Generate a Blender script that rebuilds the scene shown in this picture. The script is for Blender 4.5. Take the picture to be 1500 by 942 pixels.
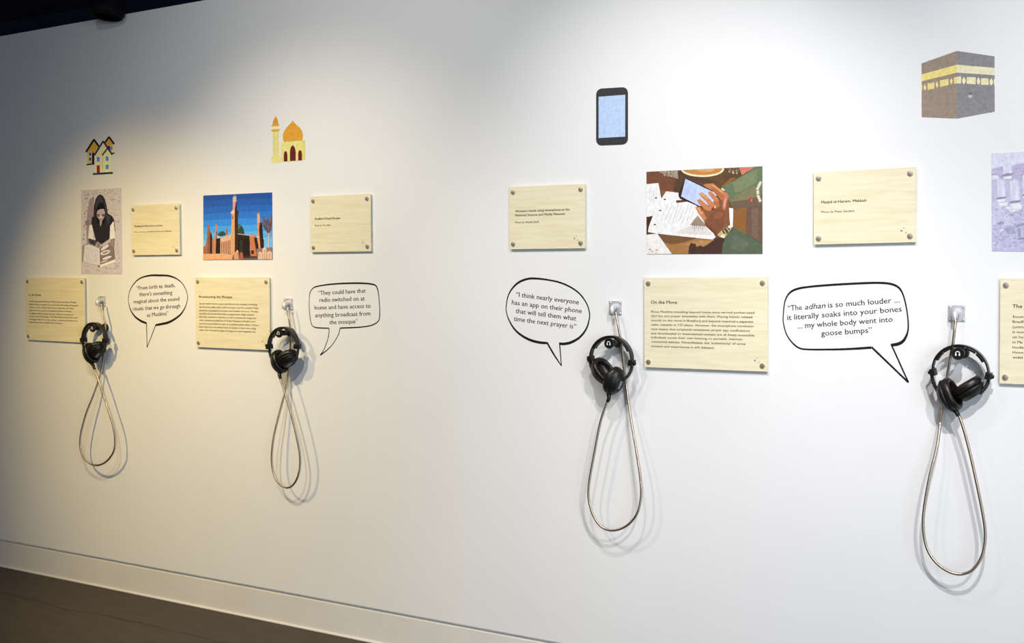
import bpy, bmesh, math, random
from mathutils import Vector, Matrix

for o in list(bpy.data.objects):
    bpy.data.objects.remove(o)
SC = bpy.context.scene
COL = SC.collection

# ------------------------------------------------------------------ camera
F, D, YAW, PITCH, ROLL = 1748.90, 3.52903, 0.561474, -0.0399225, 0.0040385   # pixels, metres, radians
ZC = 1.405                                                                    # camera height
RZ = Matrix.Rotation(YAW, 3, 'Z'); RX = Matrix.Rotation(PITCH, 3, 'X')
RY = Matrix(((math.cos(ROLL), 0, math.sin(ROLL)), (0, 1, 0), (-math.sin(ROLL), 0, math.cos(ROLL))))
RC = RZ @ RX @ RY                        # columns: right, forward, up
cam = bpy.data.cameras.new('camera')
cam.sensor_width = 36; cam.lens = F * 36 / 1500; cam.clip_start = 0.05
camo = bpy.data.objects.new('camera', cam); COL.objects.link(camo)
rgt, fwd, up = RC.col[0], RC.col[1], RC.col[2]
m3 = Matrix((rgt, up, -fwd)).transposed()
camo.matrix_world = Matrix.Translation((0, -D, ZC)) @ m3.to_4x4()
SC.camera = camo

# ------------------------------------------------------------------ light and exposure
SC.view_settings.view_transform = 'Standard'
SC.view_settings.look = 'None'
SC.view_settings.exposure = 0.09
SC.view_settings.gamma = 1.0
SC.view_settings.use_curve_mapping = False
W = bpy.data.worlds.new('room_ambient'); SC.world = W; W.use_nodes = True
bg = W.node_tree.nodes['Background']
bg.inputs[0].default_value = (0.060, 0.045, 0.045, 1); bg.inputs[1].default_value = 1.0

def spot(name, loc, target, power, col, size, blend, radius=0.03):
    l = bpy.data.lights.new(name, 'SPOT'); l.energy = power; l.color = col
    l.spot_size = math.radians(size); l.spot_blend = blend; l.shadow_soft_size = radius
    o = bpy.data.objects.new(name, l); COL.objects.link(o); o.location = loc
    o.rotation_euler = (Vector(target) - Vector(loc)).to_track_quat('-Z', 'Y').to_euler()
    return o
spot('spot_light', (-4.69, -1.94, 2.62), (-3.97, 0, 0.76), 182, (1.0, 0.73, 0.28), 59.0, 1.0)
spot('spot_light', (-3.25, -1.78, 2.95), (-3.118, 0, 0.80), 135, (1.0, 0.885, 0.66), 68.5, 1.0)
spot('spot_light', (-2.50, -2.02, 2.95), (-2.80, 0, 1.459), 81.5, (1.0, 0.95, 0.89), 100.0, 1.0)
spot('spot_light', (-1.40, -1.42, 2.95), (-1.587, 0, 1.547), 91, (1.0, 0.971, 0.953), 59.7, 1.0)
spot('spot_light', (-0.17, -1.92, 2.94), (-0.562, 0, 0.608), 194, (1.0, 0.959, 0.96), 86.4, 1.0)
spot('spot_light', (0.80, -2.50, 2.95), (-1.199, 0, 0.20), 214, (1.0, 0.962, 0.94), 40.0, 1.0)
# added cool fill area light beyond the right of the frame; source unseen
al = bpy.data.lights.new('cool_fill', 'AREA'); al.shape = 'RECTANGLE'; al.size = 4.0; al.size_y = 2.6
al.energy = 205; al.color = (0.74, 0.89, 1.0)
alo = bpy.data.objects.new('cool_fill', al); COL.objects.link(alo); alo.location = (3.6, -5.5, 1.6)
alo.rotation_euler = (Vector((-0.8, 0, 1.5)) - alo.location).to_track_quat('-Z', 'Y').to_euler()

# ------------------------------------------------------------------ helpers
def at(px, py, h=0.0):
    """the place a photo pixel shows, on the plane h in front of the wall"""
    v = RC @ Vector(((px - 750) / F, 1.0, -(py - 471) / F))
    t = (D - h) / v.y
    return Vector((v.x * t, -h, v.z * t + ZC))

def floor_at(px, py):
    v = RC @ Vector(((px - 750) / F, 1.0, -(py - 471) / F))
    t = -ZC / v.z
    return Vector((v.x * t, -D + v.y * t, 0))

def lin(c):
    out = []
    for x in c[:3]:
        x = x / 255
        out.append(x / 12.92 if x <= 0.04045 else ((x + 0.055) / 1.055) ** 2.4)
    return out

def mat(name, rgb, rough=0.6, metal=0.0, spec=0.4, noise=0.0, nscale=40, bump=0.0, bscale=200):
    m = bpy.data.materials.new(name); m.use_nodes = True
    nt = m.node_tree; b = nt.nodes['Principled BSDF']
    b.inputs['Base Color'].default_value = (*rgb, 1)
    b.inputs['Roughness'].default_value = rough; b.inputs['Metallic'].default_value = metal
    b.inputs['Specular IOR Level'].default_value = spec
    if noise or bump:
        tc = nt.nodes.new('ShaderNodeTexCoord')
    if noise:
        n = nt.nodes.new('ShaderNodeTexNoise'); n.inputs['Scale'].default_value = nscale; n.inputs['Detail'].default_value = 5
        nt.links.new(tc.outputs['Object'], n.inputs['Vector'])
        r = nt.nodes.new('ShaderNodeValToRGB')
        r.color_ramp.elements[0].position = 0.3; r.color_ramp.elements[1].position = 0.7
        r.color_ramp.elements[0].color = (*[x * (1 - noise) for x in rgb], 1)
        r.color_ramp.elements[1].color = (*[min(1, x * (1 + noise)) for x in rgb], 1)
        nt.links.new(n.outputs['Fac'], r.inputs['Fac']); nt.links.new(r.outputs['Color'], b.inputs['Base Color'])
    if bump:
        n2 = nt.nodes.new('ShaderNodeTexNoise'); n2.inputs['Scale'].default_value = bscale; n2.inputs['Detail'].default_value = 4
        nt.links.new(tc.outputs['Object'], n2.inputs['Vector'])
        bp = nt.nodes.new('ShaderNodeBump'); bp.inputs['Strength'].default_value = bump; bp.inputs['Distance'].default_value = 0.002
        nt.links.new(n2.outputs['Fac'], bp.inputs['Height']); nt.links.new(bp.outputs['Normal'], b.inputs['Normal'])
    return m

WALL = 0.80
M = {}
M['wall'] = mat('wall_paint', (WALL, WALL, WALL), 0.55, spec=0.25, noise=0.012, nscale=3, bump=0.06, bscale=60)
M['skirting'] = mat('skirting_paint', (0.74, 0.72, 0.69), 0.45, spec=0.3, noise=0.03, nscale=6, bump=0.08, bscale=40)
M['black_paint'] = mat('black_paint', (0.020, 0.028, 0.055), 0.8, spec=0.1, noise=0.2, nscale=4)
M['dark_ceiling'] = mat('dark_ceiling_paint', (0.05, 0.06, 0.10), 0.9, spec=0.1, noise=0.2, nscale=4)
M['black_vinyl'] = mat('black_vinyl', (0.012, 0.010, 0.010), 0.4, spec=0.4, noise=0.1, nscale=10)
M['ink'] = mat('dark_brown_ink', (0.045, 0.028, 0.016), 0.6, noise=0.05, nscale=30)
M['engraved'] = mat('engraved_brown', (0.075, 0.032, 0.014), 0.7, noise=0.05, nscale=30)
M['steel'] = mat('brushed_steel', (0.62, 0.58, 0.52), 0.32, 1.0, noise=0.05, nscale=80)
M['plate_metal'] = mat('satin_metal', (0.66, 0.66, 0.69), 0.48, 0.6, noise=0.08, nscale=60)
M['cap'] = mat('screw_cap_metal', (0.58, 0.53, 0.47), 0.42, 0.85, noise=0.05, nscale=60)
M['plastic'] = mat('black_plastic', (0.007, 0.0065, 0.0065), 0.40, spec=0.38, bump=0.15, bscale=900)
M['band'] = mat('black_band', (0.008, 0.0065, 0.006), 0.32, spec=0.42, bump=0.05, bscale=300)
M['leather'] = mat('black_leatherette', (0.009, 0.007, 0.006), 0.34, spec=0.42, bump=0.2, bscale=500)
M['badge'] = mat('grey_badge', (0.22, 0.22, 0.22), 0.4, noise=0.3, nscale=500)
M['icon'] = mat('white_print', (0.80, 0.80, 0.78), 0.6, noise=0.02)
M['dot_grey'] = mat('grey_print', (0.25, 0.25, 0.26), 0.6, noise=0.05)
M['dot_light'] = mat('light_grey_print', (0.50, 0.52, 0.52), 0.6, noise=0.05)
M['dot_gold'] = mat('gold_print', (0.62, 0.50, 0.22), 0.6, noise=0.05)

def ply():
    m = mat('birch_plywood', (0.80, 0.72, 0.48), 0.5, spec=0.3)
    nt = m.node_tree; b = nt.nodes['Principled BSDF']
    tc = nt.nodes.new('ShaderNodeTexCoord'); mp = nt.nodes.new('ShaderNodeMapping')
    mp.inputs['Scale'].default_value = (2.2, 8, 26)
    oi = nt.nodes.new('ShaderNodeObjectInfo')
    n = nt.nodes.new('ShaderNodeTexNoise'); n.noise_dimensions = '4D'; n.inputs['Scale'].default_value = 3.5; n.inputs['Detail'].default_value = 7
    n.inputs['Distortion'].default_value = 0.6
    mu = nt.nodes.new('ShaderNodeMath'); mu.operation = 'MULTIPLY'; mu.inputs[1].default_value = 20
    nt.links.new(oi.outputs['Random'], mu.inputs[0]); nt.links.new(mu.outputs[0], n.inputs['W'])
    nt.links.new(tc.outputs['Object'], mp.inputs['Vector']); nt.links.new(mp.outputs['Vector'], n.inputs['Vector'])
    r = nt.nodes.new('ShaderNodeValToRGB')
    r.color_ramp.elements[0].position = 0.28; r.color_ramp.elements[1].position = 0.68
    r.color_ramp.elements[0].color = (0.73, 0.655, 0.435, 1); r.color_ramp.elements[1].color = (0.83, 0.77, 0.56, 1)
    nt.links.new(n.outputs['Fac'], r.inputs['Fac']); nt.links.new(r.outputs['Color'], b.inputs['Base Color'])
    return m
M['ply'] = ply()

def printed():
    """ink colours of a print, stored per face corner"""
    m = bpy.data.materials.new('printed_vinyl'); m.use_nodes = True
    nt = m.node_tree; b = nt.nodes['Principled BSDF']
    a = nt.nodes.new('ShaderNodeAttribute'); a.attribute_name = 'ink'
    tc = nt.nodes.new('ShaderNodeTexCoord')
    n = nt.nodes.new('ShaderNodeTexNoise'); n.inputs['Scale'].default_value = 90; n.inputs['Detail'].default_value = 4
    nt.links.new(tc.outputs['Object'], n.inputs['Vector'])
    mr = nt.nodes.new('ShaderNodeMapRange'); mr.inputs['To Min'].default_value = 0.86; mr.inputs['To Max'].default_value = 1.14
    mr.inputs['From Min'].default_value = 0.25; mr.inputs['From Max'].default_value = 0.75
    nt.links.new(n.outputs['Fac'], mr.inputs['Value'])
    mx = nt.nodes.new('ShaderNodeVectorMath'); mx.operation = 'SCALE'
    nt.links.new(a.outputs['Color'], mx.inputs[0]); nt.links.new(mr.outputs['Result'], mx.inputs['Scale'])
    nt.links.new(mx.outputs[0], b.inputs['Base Color'])
    b.inputs['Roughness'].default_value = 0.5; b.inputs['Specular IOR Level'].default_value = 0.25
    return m
M['print'] = printed()

def conduit():
    m = mat('steel_conduit', (0.50, 0.43, 0.35), 0.30, 1.0)
    nt = m.node_tree; b = nt.nodes['Principled BSDF']
    uv = nt.nodes.new('ShaderNodeUVMap')
    w = nt.nodes.new('ShaderNodeTexWave'); w.wave_type = 'BANDS'; w.bands_direction = 'X'; w.inputs['Scale'].default_value = 110
    nt.links.new(uv.outputs['UV'], w.inputs['Vector'])
    bp = nt.nodes.new('ShaderNodeBump'); bp.inputs['Strength'].default_value = 0.5; bp.inputs['Distance'].default_value = 0.0006
    nt.links.new(w.outputs['Fac'], bp.inputs['Height']); nt.links.new(bp.outputs['Normal'], b.inputs['Normal'])
    return m
M['conduit'] = conduit()

def floor_mat():
    m = mat('dark_floor', (0.06, 0.047, 0.036), 0.5, spec=0.3)
    nt = m.node_tree; b = nt.nodes['Principled BSDF']
    tc = nt.nodes.new('ShaderNodeTexCoord')
    n = nt.nodes.new('ShaderNodeTexNoise'); n.inputs['Scale'].default_value = 25; n.inputs['Detail'].default_value = 8
    mp = nt.nodes.new('ShaderNodeMapping'); mp.inputs['Scale'].default_value = (0.25, 1.4, 1)
    nt.links.new(tc.outputs['Object'], mp.inputs['Vector']); nt.links.new(mp.outputs['Vector'], n.inputs['Vector'])
    r = nt.nodes.new('ShaderNodeValToRGB')
    r.color_ramp.elements[0].position = 0.3; r.color_ramp.elements[1].position = 0.75
    r.color_ramp.elements[0].color = (0.036, 0.026, 0.018, 1); r.color_ramp.elements[1].color = (0.058, 0.042, 0.029, 1)
    nt.links.new(n.outputs['Fac'], r.inputs['Fac'])
    # the wandering joint of the floor sheet a hand's breadth from the wall
    sx = nt.nodes.new('ShaderNodeSeparateXYZ'); nt.links.new(tc.outputs['Object'], sx.inputs[0])
    n2 = nt.nodes.new('ShaderNodeTexNoise'); n2.noise_dimensions = '1D'; n2.inputs['Scale'].default_value = 2.2
    nt.links.new(sx.outputs['X'], n2.inputs['W'])
    ma = nt.nodes.new('ShaderNodeMath'); ma.operation = 'MULTIPLY_ADD'; ma.inputs[1].default_value = 0.10
    nt.links.new(n2.outputs['Fac'], ma.inputs[0]); nt.links.new(sx.outputs['Y'], ma.inputs[2])
    mb = nt.nodes.new('ShaderNodeMath'); mb.operation = 'ADD'; mb.inputs[1].default_value = SEAM - 0.05
    nt.links.new(ma.outputs[0], mb.inputs[0])
    ab = nt.nodes.new('ShaderNodeMath'); ab.operation = 'ABSOLUTE'; nt.links.new(mb.outputs[0], ab.inputs[0])
    mr = nt.nodes.new('ShaderNodeMapRange'); mr.inputs['From Min'].default_value = 0.003; mr.inputs['From Max'].default_value = 0.012
    mr.inputs['To Min'].default_value = 0.45; mr.inputs['To Max'].default_value = 1
    nt.links.new(ab.outputs[0], mr.inputs['Value'])
    vm = nt.nodes.new('ShaderNodeVectorMath'); vm.operation = 'SCALE'
    nt.links.new(r.outputs['Color'], vm.inputs[0]); nt.links.new(mr.outputs['Result'], vm.inputs['Scale'])
    nt.links.new(vm.outputs[0], b.inputs['Base Color'])
    return m
SEAM = -floor_at(150, 902).y
M['floor'] = floor_mat()

def obj(name, bm, m, parent=None, loc=None, smooth=False):
    me = bpy.data.meshes.new(name); 
    bm.to_mesh(me); bm.free()
    for mm in (m if isinstance(m, list) else [m]): me.materials.append(mm)
    if smooth:
        for p in me.polygons: p.use_smooth = True
    o = bpy.data.objects.new(name, me); COL.objects.link(o)
    if parent: o.parent = parent
    if loc is not None: o.location = loc
    return o

def tag(o, label, cat, group=None):
    o['label'] = label; o['category'] = cat
    if group: o['group'] = group
    return o

def thing(name, loc, label, cat, group=None, rot=None):
    o = bpy.data.objects.new(name, None); COL.objects.link(o); o.empty_display_size = 0.05
    o.location = loc
    if rot is not None: o.rotation_euler = rot
    return tag(o, label, cat, group)

def box(bm, x0, x1, y0, y1, z0, z1, bevel=0.0):
    r = bmesh.ops.create_cube(bm, size=1)
    for v in r['verts']:
        v.co = Vector((x0 + (v.co.x + .5) * (x1 - x0), y0 + (v.co.y + .5) * (y1 - y0), z0 + (v.co.z + .5) * (z1 - z0)))
    if bevel:
        es = list({e for v in r['verts'] for e in v.link_edges})
        bmesh.ops.bevel(bm, geom=es, offset=bevel, segments=2, affect='EDGES', profile=0.6)
    return bm

def lathe(bm, prof, mtx=Matrix.Identity(4), seg=32, sx=1.0, sy=1.0):
    """profile (r, z) turned round local z"""
    rings = []
    for r, z in prof:
        if r < 1e-6:
            rings.append([bm.verts.new(mtx @ Vector((0, 0, z)))])
        else:
            rings.append([bm.verts.new(mtx @ Vector((r * sx * math.cos(2 * math.pi * k / seg), r * sy * math.sin(2 * math.pi * k / seg), z))) for k in range(seg)])
    for a, b in zip(rings, rings[1:]):
        for k in range(seg):
            k2 = (k + 1) % seg
            if len(a) == 1 and len(b) == 1: continue
            if len(a) == 1: bm.faces.new((a[0], b[k], b[k2]))
            elif len(b) == 1: bm.faces.new((a[k], b[0], a[k2]))
            else: bm.faces.new((a[k], b[k], b[k2], a[k2]))
    bmesh.ops.recalc_face_normals(bm, faces=bm.faces[:])
    return bm

def spline(pts, n=10):
    """Catmull-Rom through the points"""
    P = [Vector(p) for p in pts]
    P = [2 * P[0] - P[1]] + P + [2 * P[-1] - P[-2]]
    out = []
    for i in range(1, len(P) - 2):
        for k in range(n):
            t = k / n
            a, b, c, d = P[i - 1], P[i], P[i + 1], P[i + 2]
            out.append(0.5 * ((2 * b) + (-a + c) * t + (2 * a - 5 * b + 4 * c - d) * t * t + (-a + 3 * b - 3 * c + d) * t ** 3))
    out.append(P[-2])
    return out

def tube(bm, path, radius, seg=12, cap=True):
    """round tube along path, radius a number or function(arc length, total); carries UV = arc length"""
    uvl = bm.loops.layers.uv.verify()
    L = [0]
    for a, b in zip(path, path[1:]): L.append(L[-1] + (b - a).length)
    rf = radius if callable(radius) else (lambda s, t: radius)
    nrm = None; rings = []
    for i, p in enumerate(path):
        t = (path[min(i + 1, len(path) - 1)] - path[max(i - 1, 0)]).normalized()
        if nrm is None:
            nrm = t.orthogonal().normalized()
        nrm = (nrm - t * nrm.dot(t)).normalized(); bn = t.cross(nrm)
        r = rf(L[i], L[-1])
        rings.append([bm.verts.new(p + r * (math.cos(2 * math.pi * k / seg) * nrm + math.sin(2 * math.pi * k / seg) * bn)) for k in range(seg)])
    for i in range(len(rings) - 1):
        for k in range(seg):
            k2 = (k + 1) % seg
            f = bm.faces.new((rings[i][k], rings[i][k2], rings[i + 1][k2], rings[i + 1][k]))
            for lp, uvv in zip(f.loops, ((L[i], k / seg), (L[i], (k + 1) / seg), (L[i + 1], (k + 1) / seg), (L[i + 1], k / seg))):
                lp[uvl].uv = uvv
    if cap:
        bm.faces.new(rings[0][::-1]); bm.faces.new(rings[-1])
    return bm

def sweep_rect(bm, path, out, w, t):
    """flat strap along path: t thick along out(i), w wide along y"""
    rings = []
    for i, p in enumerate(path):
        o = out(i); y = Vector((0, 1, 0)); e = 0.25
        prof = [(-.5, -.5 + e), (-.5 + e * .2, -.5), (.5 - e * .2, -.5), (.5, -.5 + e), (.5, .5 - e), (.5 - e * .2, .5), (-.5 + e * .2, .5), (-.5, .5 - e)]
        rings.append([bm.verts.new(p + y * (a * w) + o * (b * t)) for a, b in prof])
    n = 8
    for a, b in zip(rings, rings[1:]):
        for k in range(n):
            bm.faces.new((a[k], a[(k + 1) % n], b[(k + 1) % n], b[k]))
    bm.faces.new(rings[0][::-1]); bm.faces.new(rings[-1])
    bmesh.ops.recalc_face_normals(bm, faces=bm.faces[:])
    return bm

# ------------------------------------------------------------------ the room
def struct(name, bm, m):
    o = obj(name, bm, m); o['kind'] = 'structure'; return o
TOP = ZC + 1.130
SK = ZC - 1.283
bm = bmesh.new()
box(bm, -8.5, 2.6, 0.0, 0.018, SK + 0.012, TOP); box(bm, -8.5, 2.6, 0.018, 0.12, 0.0, TOP)
struct('wall_back', bm, M['wall'])
bm = box(bmesh.new(), -8.5, 2.6, -0.003, 0.018, 0.0, SK, 0.0015)
struct('baseboard_back', bm, M['skirting'])
bm = tube(bmesh.new(), [Vector((-8.5, -0.004, 0.003)), Vector((2.6, -0.004, 0.003))], 0.006, 8)
struct('trim_1', bm, M['skirting'])
bm = box(bmesh.new(), -9.5, 4.0, -6.5, 1.3, -0.1, 0.0)
struct('floor', bm, M['floor'])
bm = box(bmesh.new(), -9.5, 4.0, -3.3, 1.3, 3.0, 3.1)
struct('ceiling', bm, M['dark_ceiling'])
bm = box(bmesh.new(), -9.5, 4.0, 1.2, 1.3, 0.0, 3.0)
struct('wall_rear', bm, M['black_paint'])

# ------------------------------------------------------------------ lettering
def text_bm(bm, s, left, width, cap, ang=0.0, shear=0.0, bold=0.0, y=0.0):
    """one line of lettering: flat mesh in the x,z plane, left baseline point, fitted to width and capital height"""
    c = bpy.data.curves.new('lettering', 'FONT'); c.body = s; c.size = 1; c.resolution_u = 2; c.shear = shear
    o = bpy.data.objects.new('lettering', c); COL.objects.link(o)
    me = bpy.data.meshes.new_from_object(o)
    xs = [v.co.x for v in me.vertices]
    x0, x1 = min(xs), max(xs)
    kx = width / (x1 - x0); kz = cap / 0.73
    ca, sa = math.cos(ang), math.sin(ang)
    for shift in ((-bold, bold) if bold else (0,)):          # heavier strokes: the letters struck twice, a hair apart
        vs = []
        for v in me.vertices:
            a = (v.co.x - x0 + shift) * kx; b = (v.co.y + shift * 0.4) * kz
            vs.append(bm.verts.new((left[0] + a * ca - b * sa, y - shift * 0.001, left[1] + a * sa + b * ca)))
        for p in me.polygons:
            try: bm.faces.new([vs[i] for i in p.vertices])
            except ValueError: pass
    bpy.data.objects.remove(o); bpy.data.curves.remove(c); bpy.data.meshes.remove(me)

def face_front(bm):
    bmesh.ops.dissolve_degenerate(bm, dist=1e-6, edges=bm.edges[:])
    for f in bm.faces:
        f.normal_update()
        if f.normal.y > 0: f.normal_flip()
    return bm

# ------------------------------------------------------------------ plaques
KH = 0.0115                                     # front face of the plaques in front of the wall
A3 = (0.419, 0.292); A4 = (0.299, 0.216)
def plaque(cx, cz, size, deg, label, zm, lines, heading_n=1, logo=True):
    k = 1 - KH / D
    w, h = size[0] * k, size[1] * k
    x, z = cx * k, cz * k + ZC
    a = math.radians(deg)
    root = thing('information_plaque', (x, -0.0005, z), label, 'plaque', 'plywood plaques on the wall', (0, -a, 0))
    y0 = -KH
    bm = box(bmesh.new(), -w / 2, w / 2, y0 + 0.0005, y0 + 0.0065, -h / 2, h / 2, 0.0006)
    obj('panel', bm, M['ply'], root)
    ix, iz = w / 2 - 0.0155, h / 2 - 0.018
    for sx in (-1, 1):
        for sz in (-1, 1):
            mtx = Matrix.Translation((sx * ix, 0, sz * iz)) @ Matrix.Rotation(math.radians(90), 4, 'X')
            bm = lathe(bmesh.new(), [(0, 0), (0.0065, 0), (0.0065, KH - 0.0005), (0.0078, KH - 0.0005), (0.0080, KH + 0.0018), (0.0072, KH + 0.0030), (0.003, KH + 0.0036), (0, KH + 0.0037)], mtx, 24)
            obj('standoff_screw', bm, M['cap'], root, smooth=False)
    zx, zy, zs = zm
    inv = Matrix.Rotation(-a, 2)
    def loc(p):
        q = at(zx + p[0] / zs, zy + p[1] / zs, KH)
        return Matrix.Rotation(-a, 2) @ Vector((q.x - x, q.z - z))
    hb, bb = bmesh.new(), bmesh.new()
    for i, (s, lx, ly, rx, cap) in enumerate(lines):
        L = loc((lx, ly)); R = loc((rx, ly))
        text_bm(hb if i < heading_n else bb, s, (L.x, L.y), R.x - L.x, cap, 0, 0, 0.016 if i < heading_n else 0.005, y0 - 0.0002)
    obj('heading', face_front(hb), M['engraved'], root)
    if len(lines) > heading_n:
        obj('body_text', face_front(bb), M['engraved'], root)
    else: bb.free()
    if logo:
        bm = bmesh.new()
        for dx, dz, r, mi in ((-0.024, 0.016, 0.0032, 0), (-0.017, 0.024, 0.0026, 1), (-0.011, 0.0105, 0.0028, 2)):
            c = (ix + dx, y0 - 0.0002, -iz + dz)
            vs = [bm.verts.new((c[0] + r * math.cos(t * math.pi / 4), c[1], c[2] + r * .8 * math.sin(t * math.pi / 4))) for t in range(8)]
            f = bm.faces.new(vs); f.material_index = mi
        obj('logo_mark', face_front(bm), [M['dot_grey'], M['dot_light'], M['dot_gold']], root)
    return root

CH, CB = 0.0100, 0.0072       # capital heights of headings and body text
plaque(-4.705, -0.156, A3, -0.33, 'plywood plaque headed In the Home, behind the leftmost headphones', (20, 395, 6.28), [
    ('In the Home', 140, 240, 252, CH),
    ("Sounds associated with Islam fill the homes and lives of Muslim", 142, 297, 578, CB),
    ("Bradford. Qur'an recitation has a special place. Recordings of respected", 142, 325, 592, CB),
    ("reciters of the Qur'an have been collected, and their", 142, 352, 555, CB),
    ("tapes and discs passed on between family and friends", 142, 380, 530, CB),
    ("on different devices across the years. Both the meaning and", 142, 408, 548, CB),
    ("sound of new technologies - including different forms that mark", 142, 434, 592, CB),
    ("recordings of the call to prayer (adhan) - transform the home into a", 142, 462, 590, CB),
    ("remembered place and gathering of the past", 142, 488, 445, CB)])
plaque(-4.027, 0.195, A4, -0.09, 'small plywood caption plaque beside the black and white photograph', (190, 320, 21.43), [
    ("Reading the Holy Qur'an at home", 150, 270, 1025, 0.0072),
    ("Photo courtesy of Bradford Museums & Galleries", 150, 445, 1310, 0.0050)])
plaque(-2.996, 0.195, A4, -0.07, 'small plywood caption plaque reading Bradford Grand Mosque', (440, 270, 7.85), [
    ('Bradford Grand Mosque', 170, 408, 458, 0.0078), ('Photo by Tim Smith', 168, 482, 348, 0.0062)])
plaque(-3.577, -0.156, A3, -0.12, 'plywood plaque headed Broadcasting the Mosque, below the blue-sky photograph', (275, 395, 7.246), [
    ('Broadcasting the Mosque', 122, 298, 472, CH),
    ('Sound marks Islamic space and time in the mosque, including', 122, 368, 735, CB),
    ('the five-time daily adhan (call to prayer) and the weekly Friday', 122, 404, 750, CB),
    ("(Jumu'ah) congregational prayer and khutbah (sermon). Weekly,", 122, 440, 752, CB),
    ('monthly and annual Ramadhan programmes might include', 122, 474, 702, CB),
    ("Qur'anic recitations (qira'at), as well as devotional songs and", 122, 508, 725, CB),
    ('other virtual remembrance of God). Mosques in Bradford are', 122, 544, 720, CB),
    ('sometimes permitted to give an amplified public adhan. Others', 122, 579, 752, CB),
    ("have long since 'broadcast' live to homes in their area using", 122, 614, 722, CB),
    ('radio. Now Facebook pages and apps are used regularly too.', 122, 648, 722, CB)])
plaque(-2.079, 0.193, A4, -0.14, "small plywood caption plaque reading Women's hands using smartphone", (730, 255, 7.243), [
    ("Women's hands using smartphone at the", 180, 405, 757, 0.0080),
    ('National Science and Media Museum', 180, 448, 707, 0.0080),
    ('Photo by Wahida Shaffi', 180, 522, 430, 0.0062)], 2)
plaque(-1.500, -0.160, A3, 0.24, 'plywood plaque headed On the Move, below the photograph of hands', (935, 395, 5.89), [
    ('On the Move', 110, 293, 335, 0.0105),
    ('Pious Muslims travelling beyond home once carried pocket-sized', 112, 371, 1003, CB),
    ("Qur'ans and prayer timetables with them. Playing Islamic related", 112, 407, 985, CB),
    ('sounds on the move in Bradford and beyond required a separate', 112, 445, 990, CB),
    ('radio, cassette or CD player. However, the smartphone revolution', 112, 482, 995, CB),
    ('now means that scriptural recitations, prayer app notifications', 112, 520, 963, CB),
    ('and downloaded or livestreamed content are all freely accessible.', 112, 557, 1008, CB),
    ('Individuals curate their own listening on portable, internet-', 112, 592, 903, CB),
    ("connected devices. Nevertheless, the 'authenticity' of some", 112, 629, 925, CB),
    ('content and experiences is still debated.', 112, 668, 657, CB)])
plaque(-0.998, 0.193, A4, 0.40, 'small pale caption plaque reading Masjid al-Haram, Makkah', (1170, 235, 6.978), [
    ('Masjid al-Haram, Makkah', 232, 440, 692, 0.0082), ('Photo by Peter Sanders', 232, 537, 568, 0.0062)])
pc = at(1465.6, 402.5, KH)
plaque((pc.x + 0.2095) * 1.0052, -0.164, A3, 0.24, 'plywood plaque cut off by the right edge, headed The', (1440, 390, 5.23), [
    ('The', 227, 320, 300, 0.0105),
    ('Soun', 227, 395, 310, CB), ('Bradf', 227, 434, 313, CB), ('(umm', 227, 473, 312, CB), ('is mor', 227, 512, 318, CB),
    ('on ho', 227, 551, 310, CB), ('in Ma', 227, 590, 304, CB), ('louds', 227, 629, 310, CB), ('Howe', 227, 668, 308, CB), ('widel', 227, 706, 304, CB)])

# ------------------------------------------------------------------ speech bubbles
def stroke(bm, pts, y, closed=False, n=1):
    """flat band of varying width through (x, z, width) points"""
    P = [Vector(p) for p in pts]
    if n > 1: P = spline(P, n)
    L, R = [], []
    N = len(P)
    for i, p in enumerate(P):
        a = P[i - 1] if (closed or i > 0) else P[i]
        b = P[(i + 1) % N] if (closed or i < N - 1) else P[i]
        t = Vector((b.x - a.x, b.y - a.y)).normalized(); nn = Vector((-t.y, t.x)) * p.z / 2
        L.append(bm.verts.new((p.x + nn.x, y, p.y + nn.y))); R.append(bm.verts.new((p.x - nn.x, y, p.y - nn.y)))
    for i in range(N if closed else N - 1):
        j = (i + 1) % N
        bm.faces.new((L[i], R[i], R[j], L[j]))

def bubble(label, zm, outline, tails, lines, cap=0.0172):
    zx, zy, zs = zm
    P = lambda p: at(zx + p[0] / zs, zy + p[1] / zs, 0)
    xs = [p[0] for p in outline]; ys = [p[1] for p in outline]
    cx, cy = (min(xs) + max(xs)) / 2, (min(ys) + max(ys)) / 2
    c = P((cx, cy))
    vs = (P((cx, cy - 50)) - P((cx, cy + 50))).z / 100          # metres per zoom pixel
    root = thing('speech_bubble', (c.x, -0.0003, c.z), label, 'wall lettering', 'vinyl speech bubbles on the wall')
    def q(p, w):
        v = P(p); return (v.x - c.x, v.z - c.z, w * vs)
    bm = bmesh.new()
    stroke(bm, [q(p[:2], p[2]) for p in outline], -0.0002, n=6)
    for t in tails: stroke(bm, [q(p[:2], p[2]) for p in t], -0.0003, n=6 if len(t) > 2 else 1)
    obj('outline', face_front(bm), M['black_vinyl'], root)
    bm = bmesh.new()
    for ln in lines:
        s, l, r = ln[:3]
        A, B = P(l), P(r)
        d = Vector((B.x - A.x, B.z - A.z))
        text_bm(bm, s, (A.x - c.x, A.z - c.z), d.length, cap, math.atan2(d.y, d.x), ln[3] if len(ln) > 3 else 0, 0.010, -0.0002)
    obj('quotation', face_front(bm), M['ink'], root)

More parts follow.
